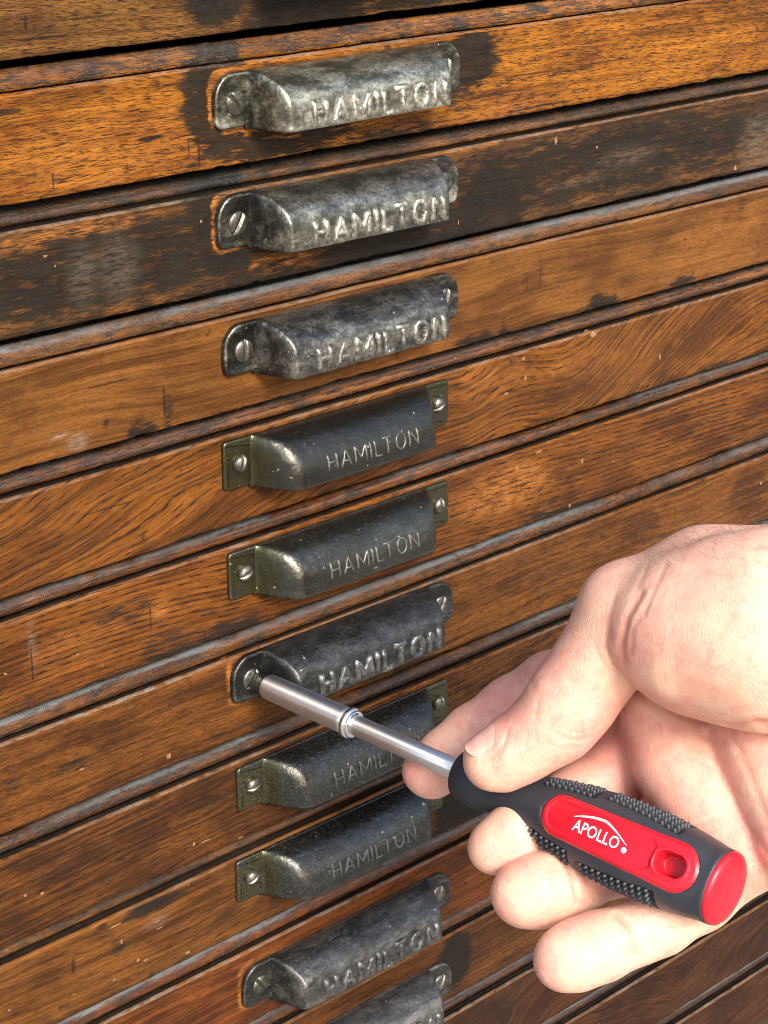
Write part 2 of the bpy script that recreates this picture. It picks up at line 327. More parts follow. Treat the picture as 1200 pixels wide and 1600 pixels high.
PULLS = {0: ('cast', 1.5, 20), 1: ('cast', .9, 18.1), 2: ('cast', .1, 19.6), 3: ('cast', 1.3, 18.2), 4: ('stamped', -2.0, 19.8), 5: ('stamped', -1.2, 19.8),
         6: ('cast', .2, 20.0), 7: ('stamped', -1.0, 19.1), 8: ('stamped', -2.2, 20.7), 9: ('cast', .0, 14.8), 10: ('cast', 1.6, 12.1),
         11: ('stamped', 0, 19), 12: ('cast', 1, 19), 13: ('stamped', -1, 19)}
LABELS = {0: "topmost drawer in view, light brown grain blackened along its lower edge",
 1: "bright orange drawer front with black stains hugging both ends of its pull",
 2: "drawer front blackened with grime from end to end, second pull from the top",
 3: "smooth tan drawer front with dark blots along its lower edge, below the blackened one",
 4: "drawer front with slanting and looped oak grain, highest one with a square cornered pull",
 5: "streaky drawer front with a bright orange worn patch right of its square cornered pull",
 6: "brown drawer front whose pull is being unscrewed by the screwdriver",
 7: "dark brown drawer front just below the one being unscrewed, fingertip in front of it",
 8: "scratched drawer front with black patch right of its pull, second below the unscrewed one",
 9: "reddish drawer front with dusty grey rounded pull, above the lowest pull in view",
 10: "drawer front carrying the lowest pull in view, cut by the bottom edge",
 11: "dark drawer front under the little finger at the bottom",
 12: "dark drawer front with looped grain at the lower right corner",
 13: "lowest drawer front, only its pale top moulding showing at the lower right corner"}

PSHAPE = {'cast': (-7.3, 88.0, -6.9, 8.4), 'stamped': (-5.8, 87.0, -8.0, 7.6)}
roots = {}
for k in range(14):
    root = empty("drawer", (0, [0, .3, -.2, .4, -.3, 0, .2, -.4, .1, 0, .3, -.2, 0, .2][k], base_z(k)))
    tag(root, LABELS[k], "drawer", "flat drawers of the old wooden cabinet")
    roots[k] = root
    h = base_z(k-1)-base_z(k) if k else 36.0
    S = section(h); n = len(S); m = len(XS)
    so = np.array([p[0] for p in S]); sz = np.array([p[1] for p in S]); mk = [p[2] for p in S]
    XX, OO = np.meshgrid(XS, so, indexing='ij'); _, ZZ = np.meshgrid(XS, sz, indexing='ij')
    ph = k*1.7
    wob = 0.10*np.sin(XS*0.021+ph)+0.06*np.sin(XS*0.067+2*ph)
    rs = np.random.RandomState(100+k)
    jag = np.convolve(rs.randn(m+8), np.ones(5)/5, 'same')[4:4+m]*0.16
    isl = np.array([c in 'lqb' for c in mk]); low = sz < 1.0
    OO = OO + np.where(isl, 1, 0)[None, :]*(0.8*jag)[:, None]
    ZZ = ZZ + wob[:, None] + np.where(isl, 1, 0)[None, :]*(0.7*jag)[:, None] + np.where(low, 1, 0)[None, :]*(np.maximum(jag, 0)*2.4)[:, None]
    Xf, Of, Zf = XX.ravel(), OO.ravel(), ZZ.ravel()
    isb = np.tile(np.array([c == 'b' for c in mk]), m); isL = np.tile(np.array([c == 'l' for c in mk]), m)
    isq = np.tile(np.array([c == 'q' for c in mk]), m); face = np.tile(np.array([c == 'f' for c in mk]), m)
    def paint(lst):
        a = np.zeros(len(Xf))
        for (u, v, du, dv, s) in lst:
            cx, cz = on_front(u, v); cz -= base_z(k)
            x1, _ = on_front(u+du, v-du*.2); _, z1 = on_front(u, v-dv)
            rx = max(abs(x1-cx), .8); rz = max(abs(z1-base_z(k)-cz), .8)
            q = np.sqrt(((Xf-cx)/rx)**2+((Zf-cz)/rz)**2)
            f = np.clip(1.35-q*0.85, 0, 1); f = f*f*(3-2*f)
            a = np.maximum(a, np.clip(f, 0, 1)*abs(s))
        return a
    gr = paint(STAIN_SHADE[k]); wo = paint(WORN.get(k, [])); du = paint(DUST.get(k, []))
    gr *= np.where(isL, .5, 1)
    gr = np.maximum(gr, isb*0.50); gr = np.maximum(gr, isq*1.1); gr = np.maximum(gr, np.tile(np.array([c == 'u' for c in mk]), m)*1.2); gr = np.maximum(gr, (isb & (Of < -6.2))*1.2)  # quirk, underside and gap painted black to deepen their shade
    gr += np.where(face & (Zf < 2.2), 0.22, 0)
    lowf = np.interp(Xf, XS, np.convolve(rs.randn(m+60), np.ones(41)/41, 'same')[30:30+m]*3.0)
    du = np.maximum(du, isL*(0.45+0.6*lowf)); du = np.maximum(du, isb*BEADSHEEN[k]*np.clip(0.7+lowf, 0, 1.2)*np.clip((Zf-(32.2+.9*lowf))/.5, 0, 1))  # bead tops: painted sky sheen, carried by the dust mask
    wo = np.maximum(wo, isL*0.35)
    typ, px, pz = PULLS[k]
    gr = np.maximum(gr, face*.34*np.exp(-((Xf-px-38)/72)**2-((Zf-pz+6)/15)**2)*(k > 3))      # dirt from hands round the pull
    if k in (1, 2, 9, 6):                     # pale bare ring round the plate of the pull, dirt beyond it
        x0, x1, z0, z1 = PSHAPE[typ]
        dx = np.maximum(np.maximum(px+x0+3-Xf, Xf-px-x1+3), 0); dz = np.maximum(np.maximum(pz+z0+3-Zf, Zf-pz-z1+3), 0)
        dd = np.hypot(dx, dz)-3
        fd = np.clip((13-Xf)/6, 0, 1)*(Zf < 28)*np.clip(.72+.38*np.sin(Zf*.45+Xf*.35+k*2)+.2*np.sin(Zf*1.7-Xf*1.1), .12, 1)
        near = np.clip(1.6-np.abs(dd-.3)*1.15, 0, 1)*fd
        if k in (1, 2): gr = np.maximum(gr, np.clip(1.15-.09*np.abs(dd-3.5), 0, 1.1)*(dd > .8)*np.clip((9-Xf)/5, 0, 1))
        wo = np.maximum(wo, near); gr = gr*(1-.95*near)
    verts = np.stack([Xf, -Of, Zf], 1)
    ch = []
    for (u, v, a, b) in CHIPS.get(k, []):
        cx, cz = on_front(u, v); ch.append((cx, cz-base_z(k), a/4.6, b/6.4))
    L = WOODS[k]
    ck = []
    for (u, v, a, b) in CRACKS.get(k, []):
        cx, cz = on_front(u, v); ck.append((cx, cz-base_z(k), a/3.6, b/5.2))
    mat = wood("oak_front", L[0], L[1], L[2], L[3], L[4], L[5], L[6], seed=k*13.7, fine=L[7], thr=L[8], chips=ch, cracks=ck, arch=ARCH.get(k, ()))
    faces = [(a, d, c, b) for (a, b, c, d) in grid_faces(m, n)]
    o = mesh_obj("front_panel", verts, faces, mat, root)
    me = o.data
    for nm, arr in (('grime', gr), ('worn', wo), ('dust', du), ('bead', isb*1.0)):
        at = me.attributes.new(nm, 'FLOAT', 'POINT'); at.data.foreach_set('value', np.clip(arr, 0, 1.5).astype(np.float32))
    # drawer box behind the front
    bo = [(-299, 14, 1), (479, 14, 1), (479, 14, 30), (-299, 14, 30), (-299, 330, 1), (479, 330, 1), (479, 330, 30), (-299, 330, 30)]
    mesh_obj("drawer_box", bo, [(0, 1, 2, 3), (5, 4, 7, 6), (4, 0, 3, 7), (1, 5, 6, 2), (4, 5, 1, 0)], None, root, False).data.materials.append(
        bpy.data.materials.get("drawer_box_wood") or simple("drawer_box_wood", (.10, .06, .03), .7, var=.5))

# ground and plinth
gt = NT("paving"); gp = gt.mm(); gn_ = gt.noise(gp, .004, 5, .6); gt.set(Base_Color=gt.mix(gn_, (.20, .19, .175), (.30, .285, .26)), Roughness=.85); gt.bump(gt.noise(gp, .4, 4), .4, .6)
GZ = base_z(13)-70
gr0 = mesh_obj("ground", [(-60000, -60000, GZ), (60000, -60000, GZ), (60000, 60000, GZ), (-60000, 60000, GZ)], [(0, 1, 2, 3)], gt.mat, None, False); gr0['kind'] = 'structure'
# carcass: sides, back and top board around the drawers
dark = simple("carcass_wood", (.09, .05, .025), .6, var=.6, bscale=.2)
car = empty("cabinet_carcass", (90, 170, base_z(13)-5))
tag(car, "dark wooden cabinet frame enclosing the stack of drawers", "cabinet")
def boxm(name, x0, x1, y0, y1, z0, z1, mat, parent):
    ox, oy, oz = [c/U for c in parent.location]
    v = [(x-ox, y-oy, z-oz) for z in (z0, z1) for y in (y0, y1) for x in (x0, x1)]
    return mesh_obj(name, v, [(0, 2, 3, 1), (4, 5, 7, 6), (0, 1, 5, 4), (2, 6, 7, 3), (0, 4, 6, 2), (1, 3, 7, 5)], mat, parent, False)
boxm("side_board", -330, -301.5, 0, 350, base_z(13)-4, 40, dark, car); boxm("side_board", 481.5, 510, 0, 350, base_z(13)-4, 40, dark, car)
boxm("back_board", -330, 510, 351, 360, base_z(13)-4, 40, dark, car)
boxm("bottom_board", -330, 510, 0, 360, base_z(13)-20, base_z(13)-4.5, dark, car)
boxm("plinth", -325, 505, 12, 355, GZ, base_z(13)-20.3, dark, car)
boxm("top_board", -330, 510, 0, 360, 40.5, 60, dark, car)

# ------------------------------------------------------------------ drawer pulls
def text_mesh(body, size, extrude, bevel, offset=0.0, space=1.0):
    cu = bpy.data.curves.new("t", 'FONT'); cu.body = body; cu.size = size; cu.extrude = extrude
    cu.bevel_depth = bevel; cu.bevel_resolution = 1; cu.offset = offset; cu.space_character = space; cu.resolution_u = 3
    ob = bpy.data.objects.new("t", cu); COL.objects.link(ob)
    dg = bpy.context.evaluated_depsgraph_get(); dg.update()
    me = bpy.data.meshes.new_from_object(ob.evaluated_get(dg))
    v = np.array([tuple(x.co) for x in me.vertices]); f = [tuple(p.vertices) for p in me.polygons]
    bpy.data.objects.remove(ob); bpy.data.meshes.remove(me)
    return v, f
PROF = {'cast': interp_smooth([(1.0, 8.35), (3.2, 8.2), (6.8, 7.0), (10.0, 5.2), (12.5, 3.0), (13.7, .4), (14.1, -3.0), (14.3, -7.8)], 44),
        'stamped': interp_smooth([(1.0, 7.5), (3.8, 7.3), (7.3, 6.0), (10.2, 3.6), (12.3, 0.2), (13.4, -3.6), (13.8, -8.6)], 44)}
ENDS = {'cast': (4.2, 77.0, 3.2, 5.5), 'stamped': (4.4, 77.6, 2.1, 9.5)}
def body_o(typ, x, oprof):
    x0, x1, sl, kk = ENDS[typ]
    e = np.minimum(x-x0, x1-x)*sl+0.6
    o = smin(oprof, e, kk)
    return smax(np.full_like(o, 0.9), o, 1.6)
def make_body(typ):
    x0, x1, sl, kk = ENDS[typ]
    xs = np.concatenate([np.arange(x0-.6, x0+7, .3), np.linspace(x0+7.3, x1-7.3, 46), np.arange(x1-7, x1+.7, .3)])
    P = PROF[typ]; V = []
    for x in xs:
        o = body_o(typ, np.full(len(P), x), P[:, 0])
        for (oo, z) in zip(o, P[:, 1]):
            lump = 0.10*math.sin(x*.31+z*.7)+0.07*math.sin(x*.83-z*1.1) if typ == 'cast' else 0.05*math.sin(x*.2+z*.5)
            V.append((x, -(oo+lump*min(1, oo/6)), z))
    n, m = len(xs), len(P); V = np.array(V)
    inner = V.copy(); inner[:, 1] = np.minimum(V[:, 1]+1.3, -0.3); inner[:, 2] -= 0.6
    inner = inner.reshape(n, m, 3); inner[:, -1, 2] = V.reshape(n, m, 3)[:, -1, 2]; inner = inner.reshape(-1, 3)
    F = grid_faces(n, m); off = len(V)
    F2 = [(d+off, c+off, b+off, a+off) for (a, b, c, d) in F]
    rim = [(i*m+m-1, off+i*m+m-1, off+(i+1)*m+m-1, (i+1)*m+m-1) for i in range(n-1)]
    rim += [((i+1)*m, off+(i+1)*m, off+i*m, i*m) for i in range(n-1)]
    return np.vstack([V, inner]), F+F2+rim
def plate_outline(typ):
    x0, x1, z0, z1 = PSHAPE[typ]; pts = []
    rt, rb = ((7.0, 7.5), (2.6, 2.8)) if typ == 'cast' else ((1.5, 1.5), (1.5, 1.5))
    def arc(cx, cz, rx, rz, a0, a1, n=9):
        for a in np.linspace(a0, a1, n): pts.append((cx+rx*math.cos(a), cz+rz*math.sin(a)))
    H = math.pi/2
    arc(x1-rt[0], z1-rt[1], rt[0], rt[1], 0, H); arc(x0+rt[0], z1-rt[1], rt[0], rt[1], H, 2*H)
    arc(x0+rb[0], z0+rb[1], rb[0], rb[1], 2*H, 3*H); arc(x1-rb[0], z0+rb[1], rb[0], rb[1], 3*H, 4*H)
    return pts
def make_plate(typ):
    pts = plate_outline(typ); c = np.mean(pts, 0); n = len(pts); V = []
    th = 1.7 if typ == 'cast' else 1.1
    rings = [(0, -.2), (0, th-.6), (.18, th-.2), (.55, th), (1.1, th-.05), (1.7, th-.35 if typ == 'cast' else th)]
    P = np.array(pts); nx = np.roll(P, -1, 0)-np.roll(P, 1, 0); nn = np.stack([-nx[:, 1], nx[:, 0]], 1); nn /= np.linalg.norm(nn, axis=1)[:, None]
    for (ins, o) in rings:
        for p, q in zip(P, nn): V.append((p[0]+q[0]*ins, -o, p[1]+q[1]*ins))
    F = grid_faces(len(rings), n, True); F.append(tuple(range((len(rings)-1)*n, len(rings)*n)))
    return np.array(V), [tuple(reversed(f)) for f in F] if False else F
GLYPH = {'H': (.74, [[(0, 0), (0, 1)], [(1, 0), (1, 1)], [(0, .5), (1, .5)]]), 'A': (.84, [[(0, 0), (.5, 1), (1, 0)], [(.22, .33), (.78, .33)]]),
         'M': (.98, [[(0, 0), (0, 1), (.5, .25), (1, 1), (1, 0)]]), 'I': (0, [[(0, 0), (0, 1)]]), 'L': (.58, [[(0, 1), (0, 0), (1, 0)]]),
         'T': (.76, [[(0, 1), (1, 1)], [(.5, 1), (.5, 0)]]), 'N': (.78, [[(0, 0), (0, 1), (1, 0), (1, 1)]]),
         'O': (.84, [[(.5+.5*math.cos(t), .5+.5*math.sin(t)) for t in np.linspace(0, 2*math.pi, 19)]])}
def make_letters(typ):
    """half round raised strokes laid along the curved face of the pull"""
    X0, X1 = (18.0, 69.0) if typ == 'cast' else (24.5, 61.5)
    hgt, rise, bot, hw = (6.2, 1.0, 1.1, 1.16) if typ == 'cast' else (4.9, .40, 3.4, .42)
    gap = .52 if typ == 'cast' else .42
    total = sum(GLYPH[c][0] for c in "HAMILTON")+gap*7-.22
    sx = (X1-X0)/total
    P = PROF[typ]; seg = np.r_[0, np.cumsum(np.hypot(np.diff(P[:, 0]), np.diff(P[:, 1])))]; arc = seg[-1]-seg
    rl = np.random.RandomState(5)
    def put(x, a, hh):
        o = np.interp(a, arc[::-1], P[::-1, 0]); z = np.interp(a, arc[::-1], P[::-1, 1])
        o2 = np.interp(a+.3, arc[::-1], P[::-1, 0]); z2 = np.interp(a+.3, arc[::-1], P[::-1, 1])
        l = math.hypot(o2-o, z2-z) or 1
        return (x, -(o+(z2-z)/l*hh), z-(o2-o)/l*hh)
    V, F = [], []; cur = X0
    for ch in "HAMILTON":
        wd, strokes = GLYPH[ch]
        dy = rl.randn()*.12 if typ == 'cast' else 0
        for st in strokes:
            pts = []
            for (p, q) in zip(st[:-1], st[1:]):
                for i in range(7 if len(st) < 9 else 2):
                    t = i/(7 if len(st) < 9 else 2); pts.append((p[0]+(q[0]-p[0])*t, p[1]+(q[1]-p[1])*t))
            pts.append(st[-1])
            Q = np.array([(cur+p[0]*wd*sx, bot+dy+p[1]*hgt) for p in pts]); n = len(Q)
            closed = np.hypot(*(Q[0]-Q[-1])) < 1e-6
            T = np.gradient(Q, axis=0)
            if closed: T[0] = T[-1] = Q[1]-Q[-2]
            T /= np.linalg.norm(T, axis=1)[:, None]+1e-9
            if not closed:
                Q[0] -= T[0]*hw*.6; Q[-1] += T[-1]*hw*.6
            base = len(V)
            for i in range(n):
                e = 1.0 if closed or 0 < i < n-1 else .25
                w2 = hw*(1+.12*rl.randn()*(typ == 'cast'))
                for (k_, hk) in ((-1, -.35), (-.72, .62), (-.3, .95), (.3, .95), (.72, .62), (1, -.35)):
                    V.append(put(Q[i, 0]-T[i, 1]*k_*w2, max(.05, Q[i, 1]+T[i, 0]*k_*w2), (rise*hk if hk > 0 else hk)*(e if hk > 0 else 1)*(1+.1*rl.randn()*(typ == 'cast'))))
            F += [(a+base, b_+base, c+base, d_+base) for (a, b_, c, d_) in grid_faces(n, 6)]
            if not closed: F += [tuple(range(base, base+6)), tuple(range(base+(n-1)*6+5, base+(n-1)*6-1, -1))]
        cur += (wd+gap-(.22 if ch == 'L' else 0))*sx
    return np.array(V), F
def make_screw(typ):
    R = 3.45 if typ == 'cast' else 2.75; dome = 0.9 if typ == 'cast' else 1.9; w_ = 0.42; b0 = 1.0
    V = []; rows = [-R*.999, -R*.93, -R*.8, -R*.6, -R*.35, -w_, None, None, w_, R*.35, R*.6, R*.8, R*.93, R*.999]; m = 13
    for i, a in enumerate(rows):
        lv = 0
        if a is None: a = -w_ if i == 6 else w_; lv = 1
        c = math.sqrt(max(R*R-a*a, 0))
        for b in np.sin(np.linspace(-math.pi/2, math.pi/2, m))*c:
            rr = min(1, math.hypot(a, b)/R)
            o = b0+0.35+dome*math.sqrt(max(0, 1-rr**2.4))
            if lv: o = b0+0.25+dome*0.35*math.sqrt(max(0, 1-rr**2))
            V.append((a, -o, b))
    n = len(rows); F = [(a, d, c, b) for (a, b, c, d) in grid_faces(n, m)]
    base = len(V)                              # rim down to the plate
    ring = [i*m for i in range(n)]+[(n-1)*m+j for j in range(1, m)]+[i*m+m-1 for i in range(n-2, -1, -1)]+[j for j in range(m-2, 0, -1)]
    for r in ring: V.append((V[r][0], 0.0, V[r][2]))
    q = len(ring)
    F += [(ring[i], base+i, base+(i+1) % q, ring[(i+1) % q]) for i in range(q)]
    return np.array(V), F

IRON = {
 0: iron("worn_iron", (.06, .058, .05), (.42, .40, .34), .6, .8, .15, tab=(.022, .022, .018)),
 1: iron("worn_iron", (.115, .108, .082), (.56, .54, .43), .85, .8, .12, (.26, .42), tab=(.022, .022, .018)),
 2: iron("worn_iron", (.085, .081, .068), (.50, .48, .40), .6, .8, .12, (.24, .40), tab=(.022, .022, .018)),
 3: iron("worn_iron", (.055, .054, .050), (.42, .40, .34), .55, .8, .2, (.24, .42), tab=(.022, .022, .018)),
 4: iron("browned_steel", (.046, .045, .043), (.20, .20, .19), .10, .9, .10, (.15, .26)),
 5: iron("browned_steel", (.050, .049, .044), (.22, .22, .19), .22, .9, .14, (.16, .28)),
 6: iron("worn_iron", (.040, .040, .040), (.26, .255, .24), .3, .7, .28, (.28, .45), tab=(.022, .022, .018)),
 7: iron("browned_steel", (.044, .044, .043), (.19, .20, .20), .18, .9, .34, (.18, .32)),
 8: iron("browned_steel", (.044, .044, .043), (.19, .20, .21), .18, .8, .36, (.18, .32)),
 9: iron("worn_iron", (.064, .062, .058), (.32, .31, .28), .5, .8, .45, (.30, .5), tab=(.022, .022, .018)),
 10: iron("worn_iron", (.075, .074, .072), (.30, .28, .25), .5, .8, .6, (.35, .55), tab=(.022, .022, .018))}
for k in (11, 12, 13): IRON[k] = IRON[7]
LET = {k: iron("letter_iron", (.10, .097, .083), (.54, .52, .43), .85, 0, .15) for k in (0,)}
for k in (1, 2): LET[k] = LET[0]
LET[3] = iron("letter_iron", (.07, .07, .066), (.38, .36, .31), .7, 0, .25)
for k in (6, 9, 10, 12): LET[k] = iron("letter_iron", (.05, .052, .056), (.30, .30, .28), .6, 0, .4)
for k in (4, 5): LET[k] = iron("letter_steel", (.075, .075, .07), (.27, .26, .225), .6, 0, .2)
for k in (7, 8): LET[k] = iron("letter_steel", (.07, .072, .072), (.26, .26, .25), .5, 0, .4)
STEEL = iron("screw_steel", (.09, .088, .08), (.30, .285, .25), .4, .2, .15, (.25, .4))
MESH = {}
for typ in ('cast', 'stamped'):
    parts = {}
    bv, bf = make_body(typ); pv, pf = make_plate(typ)
    parts['body'] = (np.vstack([bv, pv]), bf+[tuple(i+len(bv) for i in f) for f in pf])
    parts['letters'] = make_letters(typ); parts['screw'] = make_screw(typ)
    MESH[typ] = parts
SLOT = {1: (-40, 10), 2: (32, 80), 3: (4, 20), 4: (20, 60), 5: (70, 10), 6: (6, 30), 7: (75, 20), 8: (60, 40), 9: (-35, 20), 10: (0, 30)}
shared = {}
for k in range(14):
    typ, px, pz = PULLS[k]
    def part(name, key, mat, parent):
        kk = (typ, key)
        if kk not in shared:
            v, f = MESH[typ][key]
            o = mesh_obj(name, v, f, mat, None); shared[kk] = o.data
            bm = bmesh.new(); bm.from_mesh(o.data); bmesh.ops.recalc_face_normals(bm, faces=bm.faces); bm.to_mesh(o.data); bm.free()
            o.data.polygons.foreach_set('use_smooth', [True]*len(o.data.polygons))
        else:
            o = bpy.data.objects.new(name, shared[kk]); COL.objects.link(o)
        o.parent = parent
        o.material_slots[0].link = 'OBJECT'; o.material_slots[0].material = mat
        return o
    p = part("drawer_pull", 'body', IRON[k], roots[k]); p.location = (px*U, -0.0001, pz*U)
    p.rotation_euler = (0, math.radians([0, -.3, .3, -.2, .2, -.1, .1, -.4, .3, .5, .2, 0, 0, 0][k]), 0)
    p['label'] = ("rounded cast iron pull with raised letters" if typ == 'cast' else "square cornered stamped steel pull with thin letters")
    part("raised_lettering", 'letters', LET[k] if k in LET else IRON[k], p)
    for i in (0, 1):
        s = part("screw", 'screw', STEEL if not (k == 6 and i == 0) else STEEL, p)
        s.location = (82*i*U, -0.0001, 0); s.rotation_euler = (0, math.radians(SLOT.get(k, (15, 40))[i]), 0)
        if k == 6 and i == 0: bit_screw = s

# ------------------------------------------------------------------ screwdriver
tz = base_z(6)+PULLS[6][2]
TIP = np.array([PULLS[6][1], -1.9, tz]); LEN = 172.0
d = ray(1140, 1392); e = CAM-TIP; aa = d@d; bb = 2*d@e; cc = e@e-LEN*LEN
END = CAM+(-bb-math.sqrt(bb*bb-4*aa*cc))/(2*aa)*d
ax = (END-TIP)/LEN
mid = TIP+ax*125; tc = CAM-mid; cv = tc-(tc@ax)*ax; cv /= np.linalg.norm(cv)      # towards the viewer
bvn = np.cross(cv, ax)                                                             # up, across the handle
bit_screw.rotation_euler = (0, math.atan2(bvn[0], bvn[2]), 0)     # the blade sits in this slot
driver = empty("screwdriver"); driver.matrix_world = Matrix(((ax[0], bvn[0], cv[0], TIP[0]*U), (ax[1], bvn[1], cv[1], TIP[1]*U), (ax[2], bvn[2], cv[2], TIP[2]*U), (0, 0, 0, 1)))
tag(driver, "screwdriver with black and red rubber handle held in the hand", "screwdriver")
ct = NT("turned_steel"); cn_ = ct.noise(ct.mm(), .5, 2)
tg = ct.n("ShaderNodeTangent", direction_type='RADIAL', axis='X')
ct.set(Base_Color=ct.mix(cn_, (.80, .79, .77), (.66, .65, .63)), Metallic=1.0, Roughness=.33, Anisotropic=.96, Anisotropic_Rotation=.25, Tangent=tg.outputs[0])
chrome = ct.mat
bright = simple("polished_collar", (.85, .86, .88), .10, 1.0)
rubber = simple("black_rubber", (.025, .030, .039), .46, 0, .25, 3.0, .2)
nubm = simple("nub_rubber", (.038, .046, .055), .45)
red = simple("red_plastic", (.55, .009, .023), .34, 0, .12, 1.2, .18)
white = simple("white_print", (.85, .82, .80), .5)
def lathe(name, prof, mat, parent, n=40, cap=True, fn=None):
    V = []
    for (s, r) in prof:
        for i in range(n):
            a = 2*math.pi*i/n; rr = r if fn is None else fn(s, a, r)
            V.append((s, rr*math.sin(a), rr*math.cos(a)))
    F = [tuple(reversed(f)) for f in grid_faces(len(prof), n, True)]
    if cap: F += [tuple(range(n)), tuple(reversed(range((len(prof)-1)*n, len(prof)*n)))]
    o = mesh_obj(name, V, F, mat, parent)
    bm = bmesh.new(); bm.from_mesh(o.data); bmesh.ops.recalc_face_normals(bm, faces=bm.faces); bm.to_mesh(o.data); bm.free()
    return o
# flat bit: hexagonal shank flattening into a blade
V = []; n = 12
for (s, hb, hc) in [(-.3, 2.5, .40), (1.5, 2.6, .6), (3, 2.65, 1.3), (4.5, 2.7, 2.2), (6, 2.8, 2.8), (12, 2.8, 2.8)]:
    for i in range(n):
        a = 2*math.pi*i/n; cx, sx = math.cos(a), math.sin(a)
        p_ = 2.6; q = (abs(cx)**p_+abs(sx)**p_)**(-1/p_)
        V.append((s, hb*q*cx, hc*q*sx))
F = grid_faces(6, n, True)+[tuple(range(n)), tuple(range(5*n, 6*n))]
o = mesh_obj("bit", V, F, simple("bit_steel", (.22, .215, .21), .3, 1.0, .1, 2.0, .3), driver); o.data.polygons.foreach_set('use_smooth', [False]*len(o.data.polygons))
bm = bmesh.new(); bm.from_mesh(o.data); bmesh.ops.recalc_face_normals(bm, faces=bm.faces); bm.to_mesh(o.data); bm.free()
lathe("bit_socket", [(6.2, 2.9), (6.3, 3.6), (6.8, 3.85), (7.6, 4.0), (20, 4.05), (38, 4.05), (39.6, 3.9)], chrome, driver)
lathe("collar", [(39.6, 3.2), (39.7, 4.3), (40.1, 4.75), (41.0, 4.8), (41.5, 4.55), (41.7, 4.1), (42.2, 4.2), (42.6, 4.0), (42.7, 3.0)], bright, driver)
lathe("shaft", [(42.5, 2.9), (43.5, 3.1), (60, 3.1), (92, 3.1)], chrome, driver)
GP = interp_smooth([(83.2, 3.8), (83.3, 6.0), (84.2, 7.3), (87, 8.1), (91, 8.1), (97, 7.5), (104, 7.8), (112, 9.0), (121, 10.8), (131, 12.2), (143, 12.9), (154, 12.4), (162, 11.5), (167, 10.7), (169.6, 10.6), (170.0, 10.0)], 170)
gs, gr_ = GP[:, 0], GP[:, 1]
def rad(s): return np.interp(s, gs, gr_)
IN0, IN1, INW = 116.8, 166.8, 6.5           # red inlay: along the handle, half width
HO0, HO1, HOW = 154.6, 163.6, 3.1           # hanging hole inside it
def stad(s, b, s0, s1, wd, taper=0.0):
    c0, c1 = s0+wd, s1-wd; t = np.clip(s, c0, c1)
    wv = wd*(1-taper*np.clip((c1-t)/(c1-c0), 0, 1))
    return np.hypot(s-t, b)-wv                # signed distance to a stadium
PADS = [(113, 130, 1), (133.5, 157, 1), (112, 128.5, -1), (132.5, 156.5, -1)]
PC, PW = math.radians(62), 4.6
def pad_d(s, a, r, P):
    s0, s1, sg = P; arc_ = (a*sg-PC)*r
    hw = PW*np.clip(0.72+0.28*(s-s0)/(s1-s0), .6, 1)
    return np.maximum(np.maximum(s0-s, s-s1), np.abs(arc_)-hw)
def grip_r(s, a, r):
    a = (a+math.pi) % (2*math.pi)-math.pi
    r = r*(1-0.035*math.cos(4*a)*min(1, max(0, (s-108)/15)))
    for P in PADS:
        dd = pad_d(s, a, r, P); r -= 1.35*np.clip(0.5-dd/.8, 0, 1)
    if abs(a) < 1.0:
        q = stad(s, r*math.sin(a), IN0, IN1, INW-1.0, .12); r -= 10.2*np.clip(-q/0.8, 0, 1)
    # thumb rest hollow behind the collar
    r -= 0.7*math.exp(-((s-97)/5.5)**2)*max(0, math.cos(a-.25))**2
    return r
grip = lathe("grip", [tuple(p) for p in GP], rubber, driver, 128, False, grip_r)
# nubs on the four pads, one joined piece
V, F = [], []
for P in PADS:
    s0, s1, sg = P; row = 0; s = s0+1.0
    while s < s1-.6:
        r = float(rad(s)); hw = PW*min(1, max(.6, 0.72+0.28*(s-s0)/(s1-s0)))-.55
        j = -hw
        while j <= hw:
            a = sg*(PC+j/r); rr = r*(1-0.035*math.cos(4*a))
            base = len(V)
            for (hgt, rd) in ((-1.5, .66), (.15, .54), (.42, .32)):
                for i in range(6):
                    t_ = i*math.pi/3; ds, dt = rd*math.cos(t_), rd*math.sin(t_)
                    aa_ = a+dt/r; V.append((s+ds, (rr+hgt)*math.sin(aa_), (rr+hgt)*math.cos(aa_)))
            for q in range(2):
                for i in range(6): F.append((base+q*6+i, base+q*6+(i+1) % 6, base+q*6+6+(i+1) % 6, base+q*6+6+i))
            F.append(tuple(base+12+i for i in range(6)))
            j += 1.78
        s += 2.1; row += 1
nb = mesh_obj("grip_nub", V, F, nubm, grip); nb['kind'] = 'stuff'; nb['label'] = "rows of small rubber nubs in four recessed pads"
# inlay
ss = np.arange(IN0-.3, IN1+.31, .3); bs = np.linspace(-INW-.2, INW+.2, 44)
Sg, Bg = np.meshgrid(ss, bs, indexing='ij')
def inlay_c(s, b):
    r = rad(s)*(1-.035); base = np.sqrt(np.maximum(r*r-b*b*.55, 1))
    q = stad(s, b, IN0, IN1, INW, .12)
    h = 0.55*np.clip(-q/0.7, -1, 1)
    q2 = np.maximum(stad(s, b, IN0+2.0, IN1-11.5, INW-1.9, .1), s-(IN1-12.5)); h -= 0.35*np.clip(-q2/.35, 0, 1)
    q3 = stad(s, b, HO0, HO1, HOW); h -= 6.0*np.clip(-q3/.5, 0, 1); h += .25*np.exp(-((q3-.5)/.5)**2)
    return base+h
Cg = inlay_c(Sg, Bg)
keep = stad(Sg, Bg, IN0, IN1, INW, .12) < 0.35
idx = -np.ones(Sg.shape, int); idx[keep] = np.arange(keep.sum())
V = np.stack([Sg[keep], Bg[keep], Cg[keep]], 1)
